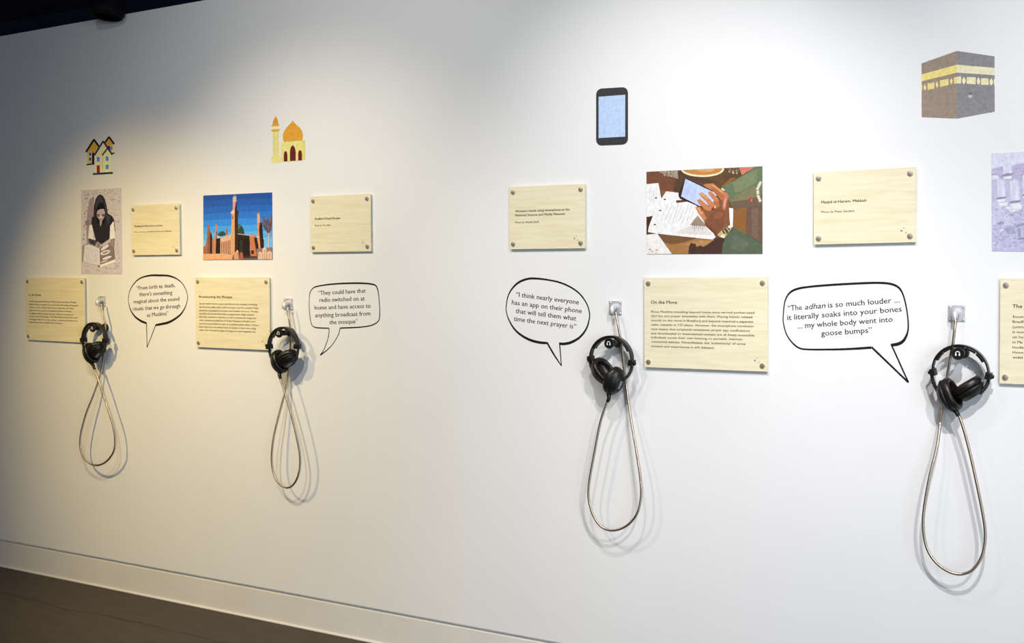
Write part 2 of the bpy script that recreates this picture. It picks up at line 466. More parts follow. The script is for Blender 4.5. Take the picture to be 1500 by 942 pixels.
LQ, RQ, EL = '\u201c', '\u201d', '...'
bubble('round speech bubble outline quoting From birth to death', (180, 390, 7.246),
    [(250,605,22),(190,580,24),(130,535,20),(85,470,14),(62,390,9),(60,330,8),(75,260,9),(115,190,11),(180,130,14),(280,100,18),(390,97,21),(500,105,18),(590,145,13),(650,210,10),(685,300,9),(683,370,10),(655,450,13),(600,525,19),(500,590,24),(420,612,25),(350,625,21)],
    [[(350,622,10),(258,862,8)], [(251,598,11),(258,862,8)]],
    [(LQ+'From birth to death,',(148,252),(555,220)),("there's something",(175,318),(525,298)),('magical about the sound',(115,396),(600,364)),('rituals that we go through',(108,472),(612,440)),('as Muslims'+RQ,(257,538),(485,518))])
bubble('rounded square speech bubble quoting They could have that radio', (445, 400, 7.246),
    [(268,586,12),(160,582,13),(105,570,10),(80,535,9),(65,450,9),(58,350,8),(60,250,8),(70,200,9),(100,160,11),(150,140,14),(300,118,16),(500,108,18),(650,110,17),(740,122,16),(775,148,14),(795,230,10),(805,350,10),(806,440,11),(798,498,11),(765,533,12),(700,560,12),(600,574,13),(500,580,14),(388,584,14)],
    [[(268,584,10),(268,640,9),(250,720,8),(215,810,8),(175,872,9)], [(388,580,9),(365,660,8),(310,750,8),(250,815,10),(175,872,14)]],
    [(LQ+'They could have that',(152,234),(658,208)),('radio switched on at',(168,307),(648,291)),('home and have access to',(117,390),(710,368)),('anything broadcast from',(123,470),(708,450)),('the mosque'+RQ,(275,544),(573,533))])
bubble('tilted oval speech bubble quoting I think nearly everyone', (735, 395, 6.279),
    [(413,675,22),(350,670,24),(270,650,24),(190,610,22),(120,550,18),(70,470,13),(43,390,10),(42,330,10),(60,240,12),(100,170,16),(160,115,20),(240,85,20),(320,82,18),(430,95,16),(540,120,16),(640,165,15),(720,225,14),(780,310,12),(806,390,12),(806,450,12),(780,540,16),(720,620,20),(640,668,24),(570,683,24),(530,680,22)],
    [[(415,668,18),(480,780,16),(550,885,10)], [(532,672,12),(550,885,9)]],
    [(LQ+'I think nearly everyone',(130,247),(708,320)),('has an app on their phone',(92,319),(735,401)),('that will tell them what',(128,398),(683,470)),('time the next prayer is'+RQ,(110,470),(683,545))])
bubble('large wide speech bubble quoting The adhan is so much louder', (1140, 400, 5.54),
    [(755,605,20),(600,615,18),(450,620,16),(250,620,14),(170,608,14),(110,560,12),(65,490,10),(42,400,9),(42,330,9),(55,230,11),(90,165,15),(150,130,18),(250,112,17),(450,95,18),(700,82,18),(830,80,18),(920,90,18),(980,120,16),(1015,180,12),(1040,280,11),(1055,400,11),(1050,480,14),(1020,545,22),(975,575,26),(915,585,22)],
    [[(757,600,16),(1057,888,14)], [(917,578,12),(1057,888,12)]],
    [(LQ+'The',(80,306),(193,298)),('adhan',(217,296),(385,283),0.25),('is so much louder '+EL,(406,281),(985,238)),('it literally soaks into your bones',(75,382),(1003,312)),(EL+' my whole body went into',(158,450),(930,395)),('goose bumps'+RQ,(350,510),(762,483))])

# ------------------------------------------------------------------ prints and vinyl pictures
class Picture:
    """a flat print: pieces of coloured vinyl laid one over another on the wall; corners in zoomed photo pixels"""
    def __init__(s, zm, light):
        s.zm = zm; s.light = lin(light); s.items = []; s.step = 1; s.rnd = random.Random(7)
    def ink(s, c):
        return [min(0.92, a / b * WALL) for a, b in zip(lin(c), s.light)]
    def poly(s, c, *pts): s.items.append((s.ink(c), list(pts), s.step))
    def rect(s, c, x0, y0, x1, y1): s.poly(c, (x0, y0), (x1, y0), (x1, y1), (x0, y1))
    def ell(s, c, x, y, rx, ry, rot=0, clip=None, n=20):
        r = math.radians(rot); pts = []
        for k in range(n):
            a, b = rx * math.cos(2 * math.pi * k / n), ry * math.sin(2 * math.pi * k / n)
            p = (x + a * math.cos(r) - b * math.sin(r), y + a * math.sin(r) + b * math.cos(r))
            if clip: p = (p[0], max(p[1], clip(p[0])))
            pts.append(p)
        s.poly(c, *pts)
    def line(s, c, w, *pts):
        for i, ((x0, y0), (x1, y1)) in enumerate(zip(pts, pts[1:])):
            d = math.hypot(x1 - x0, y1 - y0) or 1; ux, uy = (x1 - x0) / d * w / 2, (y1 - y0) / d * w / 2
            e = 0.35
            s.poly(c, (x0 - ux * e - uy, y0 - uy * e + ux), (x0 - ux * e + uy, y0 - uy * e - ux), (x1 + ux * e + uy, y1 + uy * e - ux), (x1 + ux * e - uy, y1 + uy * e + ux))
    def specks(s, cols, n, region, size, ang=None):
        x0, y0, x1, y1 = region
        for i in range(n):
            x, y = s.rnd.uniform(x0, x1), s.rnd.uniform(y0, y1)
            w = s.rnd.uniform(*size); h = w * s.rnd.uniform(.25, .6)
            a = s.rnd.uniform(0, 180) if ang is None else ang + s.rnd.uniform(-20, 20)
            s.step = 1 if i < 1 else 0.02
            s.ell(cols[i % len(cols)], x, y, w, h, a, n=6)
        s.step = 1
    def build(s, name, label, cat, base, group=None):
        """base: outline of the sheet itself, None when the pieces stand alone"""
        zx, zy, zs = s.zm
        P = lambda p: at(zx + p[0] / zs, zy + p[1] / zs, 0)
        allp = [P(p) for p in (base or [q for _, it, _ in s.items for q in it])]
        c = Vector(((min(p.x for p in allp) + max(p.x for p in allp)) / 2, 0, (min(p.z for p in allp) + max(p.z for p in allp)) / 2))
        bm = bmesh.new(); lay = bm.loops.layers.float_color.new('ink')
        y = -0.0006
        def flat(c3, pts, y):
            vs = [bm.verts.new((p.x - c.x, y, p.z - c.z)) for p in pts]
            f = bm.faces.new(vs); f.normal_update()
            if f.normal.y > 0: f.normal_flip()
            for l in f.loops: l[lay] = (*c3, 1)
            return f
        if base:
            pts = [P(p) for p in base]; bc = s.ink(s.base)
            f = flat(bc, pts, -0.0015)
            r = bmesh.ops.extrude_face_region(bm, geom=[f])
            for v in [g for g in r['geom'] if isinstance(g, bmesh.types.BMVert)]: v.co.y = -0.0001
            for g in bm.faces:
                for l in g.loops: l[lay] = (*bc, 1)
            y = -0.00153
        for c3, pts, st in s.items:
            y -= 0.000012 * st; flat(c3, [P(p) for p in pts], y)
        bmesh.ops.triangulate(bm, faces=[f for f in bm.faces if len(f.verts) > 4])
        o = obj(name, bm, M['print'], None, c)
        return tag(o, label, cat, group)

# --- cluster of houses
p = Picture((100, 180, 7.85), (205, 190, 158))
OR, BK, SL, CR, YE = (200, 145, 50), (24, 20, 22), (45, 48, 58), (222, 196, 130), (224, 202, 124)
p.poly(OR, (212,335),(296,212),(350,272),(300,345),(275,345),(275,470),(222,472),(220,340))
p.rect((205,165,60), 222, 345, 275, 470)
p.poly(BK, (275,340),(300,345),(300,475),(273,475))
p.line(BK, 22, (207,332),(297,192)); p.line(BK, 22, (297,192),(352,270)); p.line(BK, 15, (212,481),(298,472))
for a in (340, 398):
    p.rect((225,200,120), 234, a - 6, 271, a + 46); p.rect((70,60,130), 240, a, 266, a + 39)
p.poly((205,140,50), (425,232),(470,170),(526,240),(528,345),(490,335),(450,285))
p.poly((225,190,130), (482,262),(528,250),(528,345),(500,345))
p.poly(BK, (445,268),(480,265),(485,320),(462,300)); p.rect((95,125,140), 487, 266, 510, 312)
p.line(BK, 20, (424,226),(470,162)); p.line(BK, 20, (470,162),(527,240)); p.line(BK, 14, (505,353),(531,346))
p.poly(CR, (303,372),(401,225),(450,300),(395,372),(395,572),(306,577))
p.poly(YE, (395,372),(450,300),(494,362),(494,564),(395,572))
p.line((190,165,100), 5, (397,372),(397,572)); p.line((235,222,170), 5, (308,372),(310,575))
for x0, y0 in ((330,393),(433,386),(433,482)):
    p.rect((238,228,185), x0 - 6, y0 - 6, x0 + 38, y0 + 58); p.rect((72,112,180), x0, y0, x0 + 32, y0 + 51)
    p.line((90,140,205), 3, (x0 + 16, y0), (x0 + 16, y0 + 51)); p.line((90,140,205), 3, (x0, y0 + 25), (x0 + 32, y0 + 25))
p.rect((140,42,34), 330, 488, 365, 573)
p.line(SL, 20, (303,372),(402,212)); p.line(SL, 20, (402,212),(507,363)); p.line(SL, 17, (393,372),(449,300))
p.line(SL, 22, (289,588),(510,575))
p.build('house_picture', 'vinyl picture of three yellow houses with dark roofs', 'wall picture', None, 'vinyl pictures on the wall')

# --- domed building with tower
p = Picture((370, 155, 9.918), (232, 224, 205))
PY, OY, DO, MR = (232,216,128), (225,168,55), (224,158,50), (110,36,30)
p.poly(PY, (270,748),(410,736),(410,822),(270,830))
p.poly((228,212,122), (295,380),(378,374),(381,742),(296,752))
p.poly((236,226,175), (290,300),(376,296),(376,342),(290,347))
p.poly(OY, (276,350),(284,343),(382,337),(390,345),(388,364),(380,370),(286,379),(277,370))
p.poly(OY, (276,282),(285,272),(378,266),(387,275),(384,288),(376,294),(286,302),(278,294))
p.poly((226,148,45), (293,274),(295,240),(308,203),(334,150),(358,186),(370,228),(374,268))
p.poly(PY, (412,532),(714,508),(716,796),(412,815))
p.poly((226,210,105), (712,508),(765,503),(765,768),(714,797))
p.poly(DO, (455,524),(445,480),(441,432),(455,380),(490,322),(540,268),(570,238),(585,210),(602,238),(625,262),(680,310),(718,365),(733,420),(728,470),(722,503))
for pts in (((455,811),(455,705),(464,672),(482,655),(500,672),(508,708),(508,808)),
            ((544,803),(544,660),(556,605),(585,570),(615,605),(629,660),(628,800)),
            ((664,796),(664,690),(674,655),(691,641),(710,658),(719,690),(719,793))):
    p.poly(MR, *pts)
    cx = sum(q[0] for q in pts) / len(pts)
    p.line((72,20,26), 4, (cx, pts[3][1] + 12), (cx, pts[0][1] - 4))
p.build('mosque_picture', 'vinyl picture of an orange-domed yellow mosque with one minaret', 'wall picture', None, 'vinyl pictures on the wall')

# --- telephone
p = Picture((850, 110, 7.85), (243, 241, 237))
def rr(c, tl, tr, br, bl, r):
    Q = [Vector(q) for q in (tl, tr, br, bl)]; pts = []
    for i in range(4):
        a, b, c2 = Q[i - 1], Q[i], Q[(i + 1) % 4]
        p0 = b + (a - b).normalized() * r; p2 = b + (c2 - b).normalized() * r
        for k in range(9):
            t = k / 8; pts.append(tuple((1 - t) ** 2 * p0 + 2 * t * (1 - t) * (b * .82 + (p0 + p2) * .09) + t * t * p2))
    p.poly(c, *pts)
rr((92,70,35), (183,158),(550,136),(550,798),(183,814), 66)
rr((56,56,58), (183,158),(543,137),(543,797),(183,814), 66)
p.poly((60,58,72), (200,240),(213,238),(213,732),(200,733))
p.poly((191,213,242), (212,250),(518,226),(518,708),(212,724))
p.build('phone_picture', 'vinyl picture of a dark smartphone with a pale blue screen', 'wall picture', None, 'vinyl pictures on the wall')

# --- cube shrine
p = Picture((1335, 60, 7.536), (240, 241, 246))
G1, G2 = (239,221,138), (239,232,198)
p.poly((156,141,127), (113,248),(505,110),(505,857),(115,842))
p.poly((142,141,146), (505,110),(919,170),(921,780),(505,857))
rn = random.Random(3)
p.step = 0.02
for i in range(260):
    x, y = rn.uniform(135, 880), rn.uniform(215, 800); w = rn.uniform(8, 26)
    p.line(rn.choice(((132,118,108),(172,158,146),(158,150,148),(124,118,118))), rn.uniform(2, 5), (x, y), (x + w, y + w * rn.uniform(-.15, .3)))
p.step = 1
p.poly(G1, (113,370),(505,262),(505,350),(113,446)); p.poly(G2, (505,262),(920,298),(920,378),(505,350))
for q in (((178,471),(255,456),(255,525),(180,541)), ((314,436),(412,416),(412,487),(315,508)), ((470,405),(505,396),(505,469),(470,475)), ((113,487),(122,485),(122,550),(114,553))): p.poly((238,218,150), *q)
for q in (((505,396),(550,392),(550,471),(505,469)), ((611,398),(711,402),(711,479),(611,473)), ((770,411),(853,415),(853,486),(770,483)), ((911,420),(921,420),(921,490),(911,490))): p.poly((242,234,190), *q)
def leaf(c, x, y, w, h): p.poly(c, (x, y - h), (x + w * .8, y - h * .35), (x + w, y + h * .1), (x + w * .7, y + h * .6), (x, y + h), (x - w * .7, y + h * .6), (x - w, y + h * .1), (x - w * .8, y - h * .35))
for x, y in ((150,512),(283,482),(442,445)): leaf((222,198,130), x, y, 17, 40); leaf((246,236,190), x, y, 9, 26)
for x, y in ((580,436),(742,442),(882,452)): leaf((245,238,200), x, y, 20, 42)
p.ell((112,104,104), 655, 580, 20, 10); p.ell((190,196,216), 650, 612, 24, 17)
p.build('shrine_picture', 'vinyl picture of a dark cube shrine with gold bands', 'wall picture', None, 'vinyl pictures on the wall')

# --- black and white photograph: a person reading
p = Picture((100, 265, 6.494), (222, 206, 170)); p.base = (200, 180, 155)
B = [(125,88),(505,65),(515,888),(125,886)]
p.specks([(150,128,112),(170,150,134),(205,188,170),(140,118,104)], 90, (140, 105, 245, 600), (4, 13), 20)
p.specks([(150,128,112),(172,152,136),(205,188,170)], 70, (385, 90, 495, 560), (4, 13), 160)
p.specks([(160,138,122),(205,188,170)], 25, (250, 92, 400, 128), (4, 12), 10)
p.specks([(182,164,146),(206,190,172),(176,158,142)], 45, (140, 800, 490, 870), (6, 20), 15)
p.specks([(206,190,172),(180,160,144)], 30, (455, 560, 500, 830), (5, 16), 110)
p.poly((150,128,114), (205,180),(250,145),(248,340),(225,440),(205,600),(180,600),(172,420),(190,260))
p.poly((128,106,96), (165,380),(205,370),(200,425),(168,420))
p.poly((40,36,36), (244,340),(248,240),(262,175),(282,142),(303,128),(330,140),(352,175),(368,235),(378,310),(420,335),(440,372),(446,470),(425,440),(402,420),(394,560),(330,606),(262,585),(235,480),(222,400),(228,345))
p.poly((58,52,52), (262,230),(275,165),(303,136),(325,160),(335,200),(300,205),(278,240),(268,300))
p.poly((62,58,58), (345,180),(360,240),(366,320),(400,340),(385,430),(370,380),(352,300))
p.poly((16,14,15), (266,345),(275,250),(300,215),(330,210),(350,245),(356,330),(345,400),(310,435),(285,400))
p.poly((178,152,134), (272,312),(282,282),(310,268),(342,268),(352,300),(348,340),(330,372),(314,385),(292,362),(276,340))
p.line((40,30,30), 7, (272,318),(305,324)); p.line((40,30,30), 7, (318,326),(352,318))
p.ell((80,64,58), 288, 334, 12, 7); p.ell((80,64,58), 338, 332, 12, 7)
p.poly((205,182,164), (308,320),(318,320),(322,352),(304,352)); p.line((70,50,48), 5, (298,366),(325,364))
p.poly((165,142,124), (302,372),(326,370),(322,400),(314,432),(304,424))
p.poly((222,206,190), (204,425),(226,415),(262,555),(250,572),(192,548)); p.poly((190,170,152), (236,470),(265,560),(255,570),(240,530))
p.poly((230,215,200), (402,430),(432,382),(444,430),(446,552),(402,556)); p.poly((60,48,44), (436,380),(446,420),(450,480),(444,480))
p.poly((74,66,64), (194,545),(252,562),(275,585),(256,622),(200,594)); p.poly((50,44,44), (215,570),(250,575),(245,600),(222,590))
p.poly((128,106,94), (404,556),(444,546),(440,640),(448,742),(432,690)); p.poly((155,132,118), (415,560),(436,556),(432,620),(424,640))
p.poly((165,140,120), (255,625),(278,575),(322,604),(300,648),(285,640)); p.poly((120,98,86), (285,590),(300,600),(292,640),(284,630))
p.poly((150,128,110), (133,770),(135,615),(200,590),(240,612),(165,620),(150,772))
p.poly((214,196,176), (160,612),(200,606),(297,642),(303,806),(145,774)); p.line((170,148,130), 5, (145,774),(300,808))
for i in range(7): p.line((190,170,150), 3, (182 + i * 16, 635 + i * 2), (172 + i * 17, 765 + i * 4))
p.line((240,228,210), 5, (296,642),(304,800))
p.poly((132,108,94), (300,642),(325,620),(395,555),(425,650),(452,748),(305,802))
p.poly((190,168,150), (325,600),(395,552),(402,580),(335,640))
p.ell((222,205,186), 352, 634, 46, 13, -34); p.ell((225,208,190), 356, 682, 48, 20, -18); p.ell((150,128,112), 356, 682, 32, 9, -18)
p.ell((226,210,192), 372, 732, 46, 12, -18); p.ell((205,186,168), 345, 765, 40, 7, -18)
p.poly((242,230,212), (300,802),(450,746),(452,770),(304,824)); p.ell((110,60,40), 296, 812, 9, 11)
p.build('photograph_print', 'black and white photograph of a person in a headscarf reading a book', 'photograph', B, 'photographs mounted on the wall')

# --- photograph of a brick mosque under blue sky
p = Picture((285, 270, 7.846), (232, 220, 190)); p.base = (33, 77, 135)
B = [(103,130),(893,93),(899,862),(104,869)]
sky = [(34,78,136),(36,86,148),(38,98,162),(44,112,176),(54,132,192),(68,154,206),(88,168,212),(118,182,214)]
for i, c in enumerate(sky[1:]):
    y = 175 + i * 75
    p.poly(c, (103, y + 18), (500, y - 6), (894, y - 14), (897, 750), (104, 790))
def br(c, *q): p.poly(c, *q)
D1, D2, LT, L2 = (40,28,22), (56,36,27), (216,156,102), (222,170,116)
br((120,84,62), (104,760),(898,760),(899,861),(104,868))
br((160,92,64), (103,720),(128,700),(128,800),(103,800))
br((164,98,64), (122,802),(134,680),(148,590),(138,560),(150,545),(152,490),(165,455),(178,490),(172,560),(160,640),(158,802)); br((60,40,30), (158,640),(170,560),(178,500),(178,600),(160,800))
br((140,84,56), (148,800),(164,620),(170,570),(186,540),(200,570),(205,640),(208,800)); br(D1, (184,560),(200,575),(210,640),(212,800),(180,800))
br((186,118,78), (205,640),(232,628),(232,800),(205,800))
br(D1, (232,630),(302,618),(302,800),(228,800))
br((196,130,86), (228,800),(232,560),(243,540),(245,462),(258,455),(263,500),(262,545),(254,640),(246,800)); br(D1, (256,545),(264,540),(258,640),(246,800),(250,640))
br((190,180,160), (258,590),(300,580),(300,612),(262,620))
br((42,72,56), (266,588),(274,560),(296,544),(320,538),(345,546),(360,568),(364,584),(302,600)); br((62,108,90), (280,560),(298,548),(318,545),(300,560),(285,580))
br((160,98,70), (362,580),(362,545),(366,512),(376,500),(384,512),(386,578))
br(L2, (300,622),(432,578),(440,830),(300,802)); br((220,170,130), (300,618),(432,574),(432,592),(300,634))
for i in range(6): p.line((120,66,44), 9, (316 + i * 19, 664 - i * 4), (316 + i * 19, 792 + i * 3)); p.line((226,168,124), 5, (325 + i * 19, 662 - i * 4), (325 + i * 19, 794 + i * 3))
br((40,66,52), (498,572),(498,462),(520,457),(548,480),(568,520),(580,580)); br((66,112,98), (505,465),(522,462),(540,484),(520,500),(508,540))
br((178,150,130), (580,584),(586,550),(598,548),(602,588))
br(D1, (463,568),(640,588),(640,842),(463,800)); br((190,175,160), (500,566),(640,584),(640,592),(500,574))
for i in range(5): p.line((26,20,17), 14, (512 + i * 26, 620), (512 + i * 26, 800))
br((44,46,38), (520,640),(560,650),(560,780),(520,780))
br((200,112,66), (634,592),(652,575),(690,576),(716,612),(716,826),(652,832)); br((206,140,104), (640,585),(688,578),(688,600),(640,606)); br((46,28,24), (656,760),(686,758),(686,800),(656,802))
br(D1, (688,612),(760,610),(802,640),(800,752),(716,800))
br(LT, (418,834),(426,560),(430,352),(418,322),(444,292),(443,168),(452,132),(470,116),(482,134),(488,200),(490,292),(513,318),(502,344),(502,570),(480,800))
br(D2, (466,296),(480,200),(488,200),(490,292),(513,318),(502,344),(502,572),(498,812),(466,800),(466,400))
br((214,150,112), (443,205),(470,208),(468,290),(446,292)); br((225,190,160), (418,322),(444,300),(466,300),(466,330),(432,338)); br((210,175,150), (444,150),(482,148),(480,200),(446,202))
br((64,128,120), (450,140),(455,122),(468,114),(480,122),(483,138)); p.line((80,42,30), 8, (443,360),(443,400))
br((214,140,92), (722,616),(730,520),(720,470),(724,448),(724,340),(738,310),(752,330),(757,430),(780,446),(790,600),(802,742),(742,742)); br(D1, (756,434),(780,446),(792,600),(803,742),(762,735),(752,600),(745,520))
br((224,160,124), (724,345),(750,345),(754,430),(726,440)); br((90,112,92), (722,330),(738,303),(755,328)); br((220,190,170), (722,600),(742,600),(745,614),(722,616))
rn = random.Random(5)
for i in range(80):
    a = rn.uniform(-1.0, 1.0); r0 = rn.uniform(0, 150); x0, y0 = 852 + a * r0 * .25, 585 - r0
    l = rn.uniform(35, 100); x1 = min(889, max(772, x0 + a * l * .9)); y1 = max(318, y0 - l)
    p.line(rn.choice(((96,76,74),(120,92,84),(84,72,76))), rn.uniform(3, 6), (min(889, x0), y0), (x1, y1))
br((206,184,168), (848,770),(852,560),(866,560),(862,770))
p.line((170,150,140), 7, (857,600),(828,540)); p.line((170,150,140), 7, (860,590),(884,535))
br((150,112,92), (718,742),(800,735),(897,722),(898,800),(718,802))
br((226,160,102), (104,804),(300,800),(442,822),(470,862),(442,866),(104,868)); br((216,164,116), (104,800),(300,797),(442,818),(442,830),(300,810),(104,814))
br((104,84,76), (440,842),(740,836),(740,864),(440,866)); br((60,40,34), (565,830),(720,826),(720,842),(565,848))
br((214,146,98), (462,866),(462,790),(484,770),(512,772),(514,866)); br((172,88,62), (524,866),(524,788),(545,778),(564,790),(566,865)); br((220,170,140), (482,772),(498,752),(512,772))
for x0, x1, y0 in ((736,784,790),(786,834,742),(838,898,784)):
    br((222,178,134), (x0,864),(x0,y0),((x0+x1)/2,y0-20),(x1,y0),(x1,863)); p.line((170,108,80), 4, ((x0+x1)/2, y0 + 10), ((x0+x1)/2, 860))
br((226,190,164), (790,750),(810,720),(830,750))
p.build('photograph_print', 'colour photograph of a brick mosque with minarets under deep blue sky', 'photograph', B, 'photographs mounted on the wall')

# --- photograph of hands with a telephone
p = Picture((930, 230, 6.075), (249, 247, 241)); p.base = (108, 76, 48)
B = [(105,132),(1135,83),(1136,860),(106,865)]
top = lambda x: 132 - (x - 105) * 49 / 1030 + 1
br = p.poly
br((124,78,54), (106,134),(230,128),(330,200),(385,300),(250,310),(106,240)); br((140,92,56), (235,300),(390,290),(400,320),(240,380))
br((90,66,46), (385,122),(430,118),(560,168),(760,230),(600,235),(440,195),(395,330),(340,300))
br((168,146,124), (212,129),(382,121),(388,195),(330,178),(290,172)); p.specks([(200,180,160),(120,98,80)], 30, (260, 130, 375, 175), (4, 12))
p.ell((248,238,196), 603, 108, 192, 70, 0, top, 40); p.ell((206,140,70), 603, 106, 176, 56, 0, top, 40); p.ell((226,172,100), 630, 108, 80, 26, 0, top, 24)
br((96,72,48), (790,160),(835,100),(930,95),(950,160),(800,240)); p.specks([(196,170,124),(220,200,160),(150,118,78)], 26, (835, 97, 925, 145), (4, 11))
br((150,100,50), (770,265),(850,190),(900,180),(880,205),(800,260))
br((218,128,106), (928,95),(1068,88),(1000,130),(955,162))
br((108,124,90), (772,268),(880,210),(960,165),(1066,90),(1134,86),(1134,330),(1040,420),(880,470),(838,380),(800,300))
br((130,138,100), (870,230),(1000,150),(1090,110),(1090,220),(1000,280),(900,320)); br((132,128,90), (900,340),(1060,260),(1134,330),(1040,420),(880,470),(850,400))
br((116,98,74), (850,400),(1000,380),(1134,340),(1134,470),(1000,450),(880,470))
br((150,100,54), (872,472),(1000,445),(995,690),(880,635)); br((116,90,74), (992,455),(1134,420),(1134,772),(990,685)); br((128,102,84), (1040,460),(1100,450),(1100,740),(1040,700))
p.line((226,216,196), 24, (1122,222),(1094,280),(1098,345),(1118,395)); p.line((110,90,66), 5, (1085,300),(1115,285)); p.line((110,90,66), 5, (1090,340),(1115,330))
p.ell((200,62,52), 1035, 378, 14, 22, 0); p.ell((232,140,120), 1040, 385, 5, 12)
W1, W2 = (252,249,243), (250,244,234)
br(W1, (106,242),(212,232),(238,372),(215,525),(106,532)); br((84,44,26), (106,534),(162,524),(120,640),(128,672),(106,692))
br(W1, (118,668),(128,615),(160,530),(232,382),(280,306),(388,318),(400,368),(548,432),(625,560),(722,712),(690,738),(200,682))
br(W2, (106,692),(202,682),(332,863),(106,864))
br((120,66,42), (368,386),(470,378),(482,396),(372,410))
br((172,148,124), (492,606),(560,520),(645,618),(560,618)); br((234,226,216), (350,672),(500,612),(640,618),(684,694),(500,692))
for i in range(7): p.line((120,90,66), 3, (520 + i * 18, 560 + i % 3 * 8), (514 + i * 18, 640 + i % 2 * 20))
for i in range(9): p.line((216,206,196), 4, (300 + i * 30, 420 + i % 3 * 10), (250 + i * 30 - (8 - i) * 2, 560 + i % 4 * 14))
for i in range(5): p.line((210,202,190), 3, (130 + i * 16, 290), (140 + i * 14, 400 - i * 8))
for q in ((190,365),(268,378),(228,476),(180,602)): p.ell((96,66,44), q[0], q[1], 11, 6, -15)
p.specks([(196,166,126),(170,150,130)], 9, (115, 820, 200, 858), (5, 12), 0)
br((174,124,72), (208,684),(722,737),(600,808),(500,862),(334,862)); br((128,88,56), (208,684),(560,722),(440,760),(330,778),(260,760)); br((188,142,88), (440,780),(560,745),(690,742),(600,800),(520,800))
br((78,54,46), (478,861),(484,800),(500,765),(540,772),(552,800),(590,785),(612,806),(722,728),(860,690),(800,861))
br((94,106,82), (882,628),(1135,782),(1135,860),(776,861),(786,772),(820,700)); p.line((70,116,86), 12, (886,634),(1128,780)); br((104,114,92), (880,680),(1020,760),(980,840),(860,820))
br((253,250,246), (838,452),(878,458),(874,626),(850,612))
br((54,42,40), (388,340),(400,310),(442,200),(456,190),(600,252),(742,322),(720,400),(592,442),(404,372)); br((204,216,250), (452,194),(736,328),(690,428),(576,436),(414,352)); 
for i in range(6): p.line((176,186,228), 3, (462 + i * 18, 224 + i * 9), (436 + i * 18, 330 + i * 8))
SK1, SK2, SK3, SK4 = (146,92,60), (212,136,86), (190,112,66), (124,66,42)
br(SK1, (600,450),(680,470),(735,395),(800,330),(838,350),(842,480),(846,585),(830,612),(770,660),(735,694),(690,662),(640,600),(612,560))
br((136,84,58), (640,560),(720,470),(800,480),(800,600),(735,690),(690,660)); p.ell((156,94,60), 745, 520, 42, 30, -20); br(SK4, (636,590),(690,640),(740,694),(690,668),(640,620),(616,568))
br(SK2, (608,250),(640,238),(700,236),(760,285),(830,330),(836,360),(800,410),(770,370),(700,300),(640,272)); br(SK3, (660,262),(720,270),(800,350),(790,400),(730,340)); br((228,160,108), (690,240),(755,285),(800,320),(760,310),(700,262))
br(SK2, (650,312),(678,304),(745,372),(748,392),(720,402),(680,360)); br(SK3, (700,400),(748,392),(760,440),(720,460))
br(SK2, (573,326),(600,314),(640,345),(712,420),(706,462),(672,458),(640,400),(590,352)); br((232,168,116), (580,325),(600,318),(660,372),(640,372))
br(SK2, (553,386),(580,372),(640,420),(682,462),(676,482),(630,470),(580,424)); br(SK4, (690,455),(714,430),(720,470),(690,480))
br(SK2, (540,448),(580,446),(602,470),(640,545),(620,572),(575,512)); br((232,168,116), (556,455),(580,455),(610,505),(590,510)); br((186,96,72), (585,455),(604,468),(606,490),(590,480))
br((204,124,100), (782,455),(786,400),(812,352),(838,334),(838,356),(818,410),(812,460),(800,480)); br((232,170,150), (790,440),(796,395),(820,355),(812,400),(802,450))
br((206,186,130), (735,694),(780,650),(850,602),(872,624),(824,690),(800,724),(762,714)); br((90,72,50), (778,652),(830,620),(850,640),(826,684),(790,680)); p.line((226,212,170), 7, (795,650),(815,680)); p.line((226,212,170), 7, (820,632),(838,660)); p.ell((244,236,214), 850, 618, 20, 12, -40); br((240,228,190), (770,690),(800,690),(802,722),(764,712))
p.ell((240,228,190), 788, 290, 20, 8, 30); br((252,248,240), (716,430),(722,440),(716,460),(708,450))
p.build('photograph_print', 'colour photograph of hands holding a smartphone over papers', 'photograph', B, 'photographs mounted on the wall')

# --- pale violet photograph of towers and a crowd, running out of the frame
p = Picture((1450, 220, 11.78), (248, 249, 252)); p.base = (202, 200, 232)
B = [(33,55),(1750,-25),(1750,1770),(38,1740)]
br = p.poly
br((228,230,249), (34,58),(1748,-20),(1748,170),(900,190),(589,230),(480,236),(330,290),(230,276),(34,330))
br((198,192,226), (34,332),(230,272),(330,290),(450,252),(589,228),(900,190),(1745,170),(1745,520),(34,510))
p.specks([(178,172,212),(220,214,240),(232,228,248),(206,196,224)], 150, (60, 350, 1700, 520), (8, 30), 0)
p.specks([(182,176,216),(172,168,208)], 40, (340, 290, 900, 400), (8, 22), 150)
p.line((190,184,214), 9, (225,150),(245,262)); br((226,224,246), (232,285),(300,265),(330,400),(240,410))
def tower(x, y, k=1.0):
    br((226,226,249), (x - 80 * k, y - 330 * k), (x + 60 * k, y - 330 * k), (x + 90 * k, y), (x - 60 * k, y + 12 * k))
    p.line((206,204,236), 8 * k, (x - 30 * k, y - 320 * k), (x - 10 * k, y - 10)); p.line((240,240,252), 9 * k, (x + 20 * k, y - 320 * k), (x + 50 * k, y - 10))
    br((150,154,176), (x - 95 * k, y + 30 * k), (x - 55 * k, y - 6 * k), (x + 95 * k, y - 20 * k), (x + 80 * k, y + 14 * k))
    br((240,240,252), (x - 80 * k, y + 40 * k), (x + 80 * k, y + 14 * k), (x + 80 * k, y + 70 * k), (x - 50 * k, y + 85 * k))
br((236,236,250), (34,440),(130,430),(150,500),(36,512)); br((168,170,192), (34,405),(130,395),(120,425),(34,430))
tower(300, 425, .95); tower(195, 820, .95); tower(430, 885, 1.1); tower(640, 760, 1.0); tower(900, 840, 1.1); tower(1300, 800, 1.2)
br((158,162,182), (190,436),(300,396),(420,402),(380,432)); 
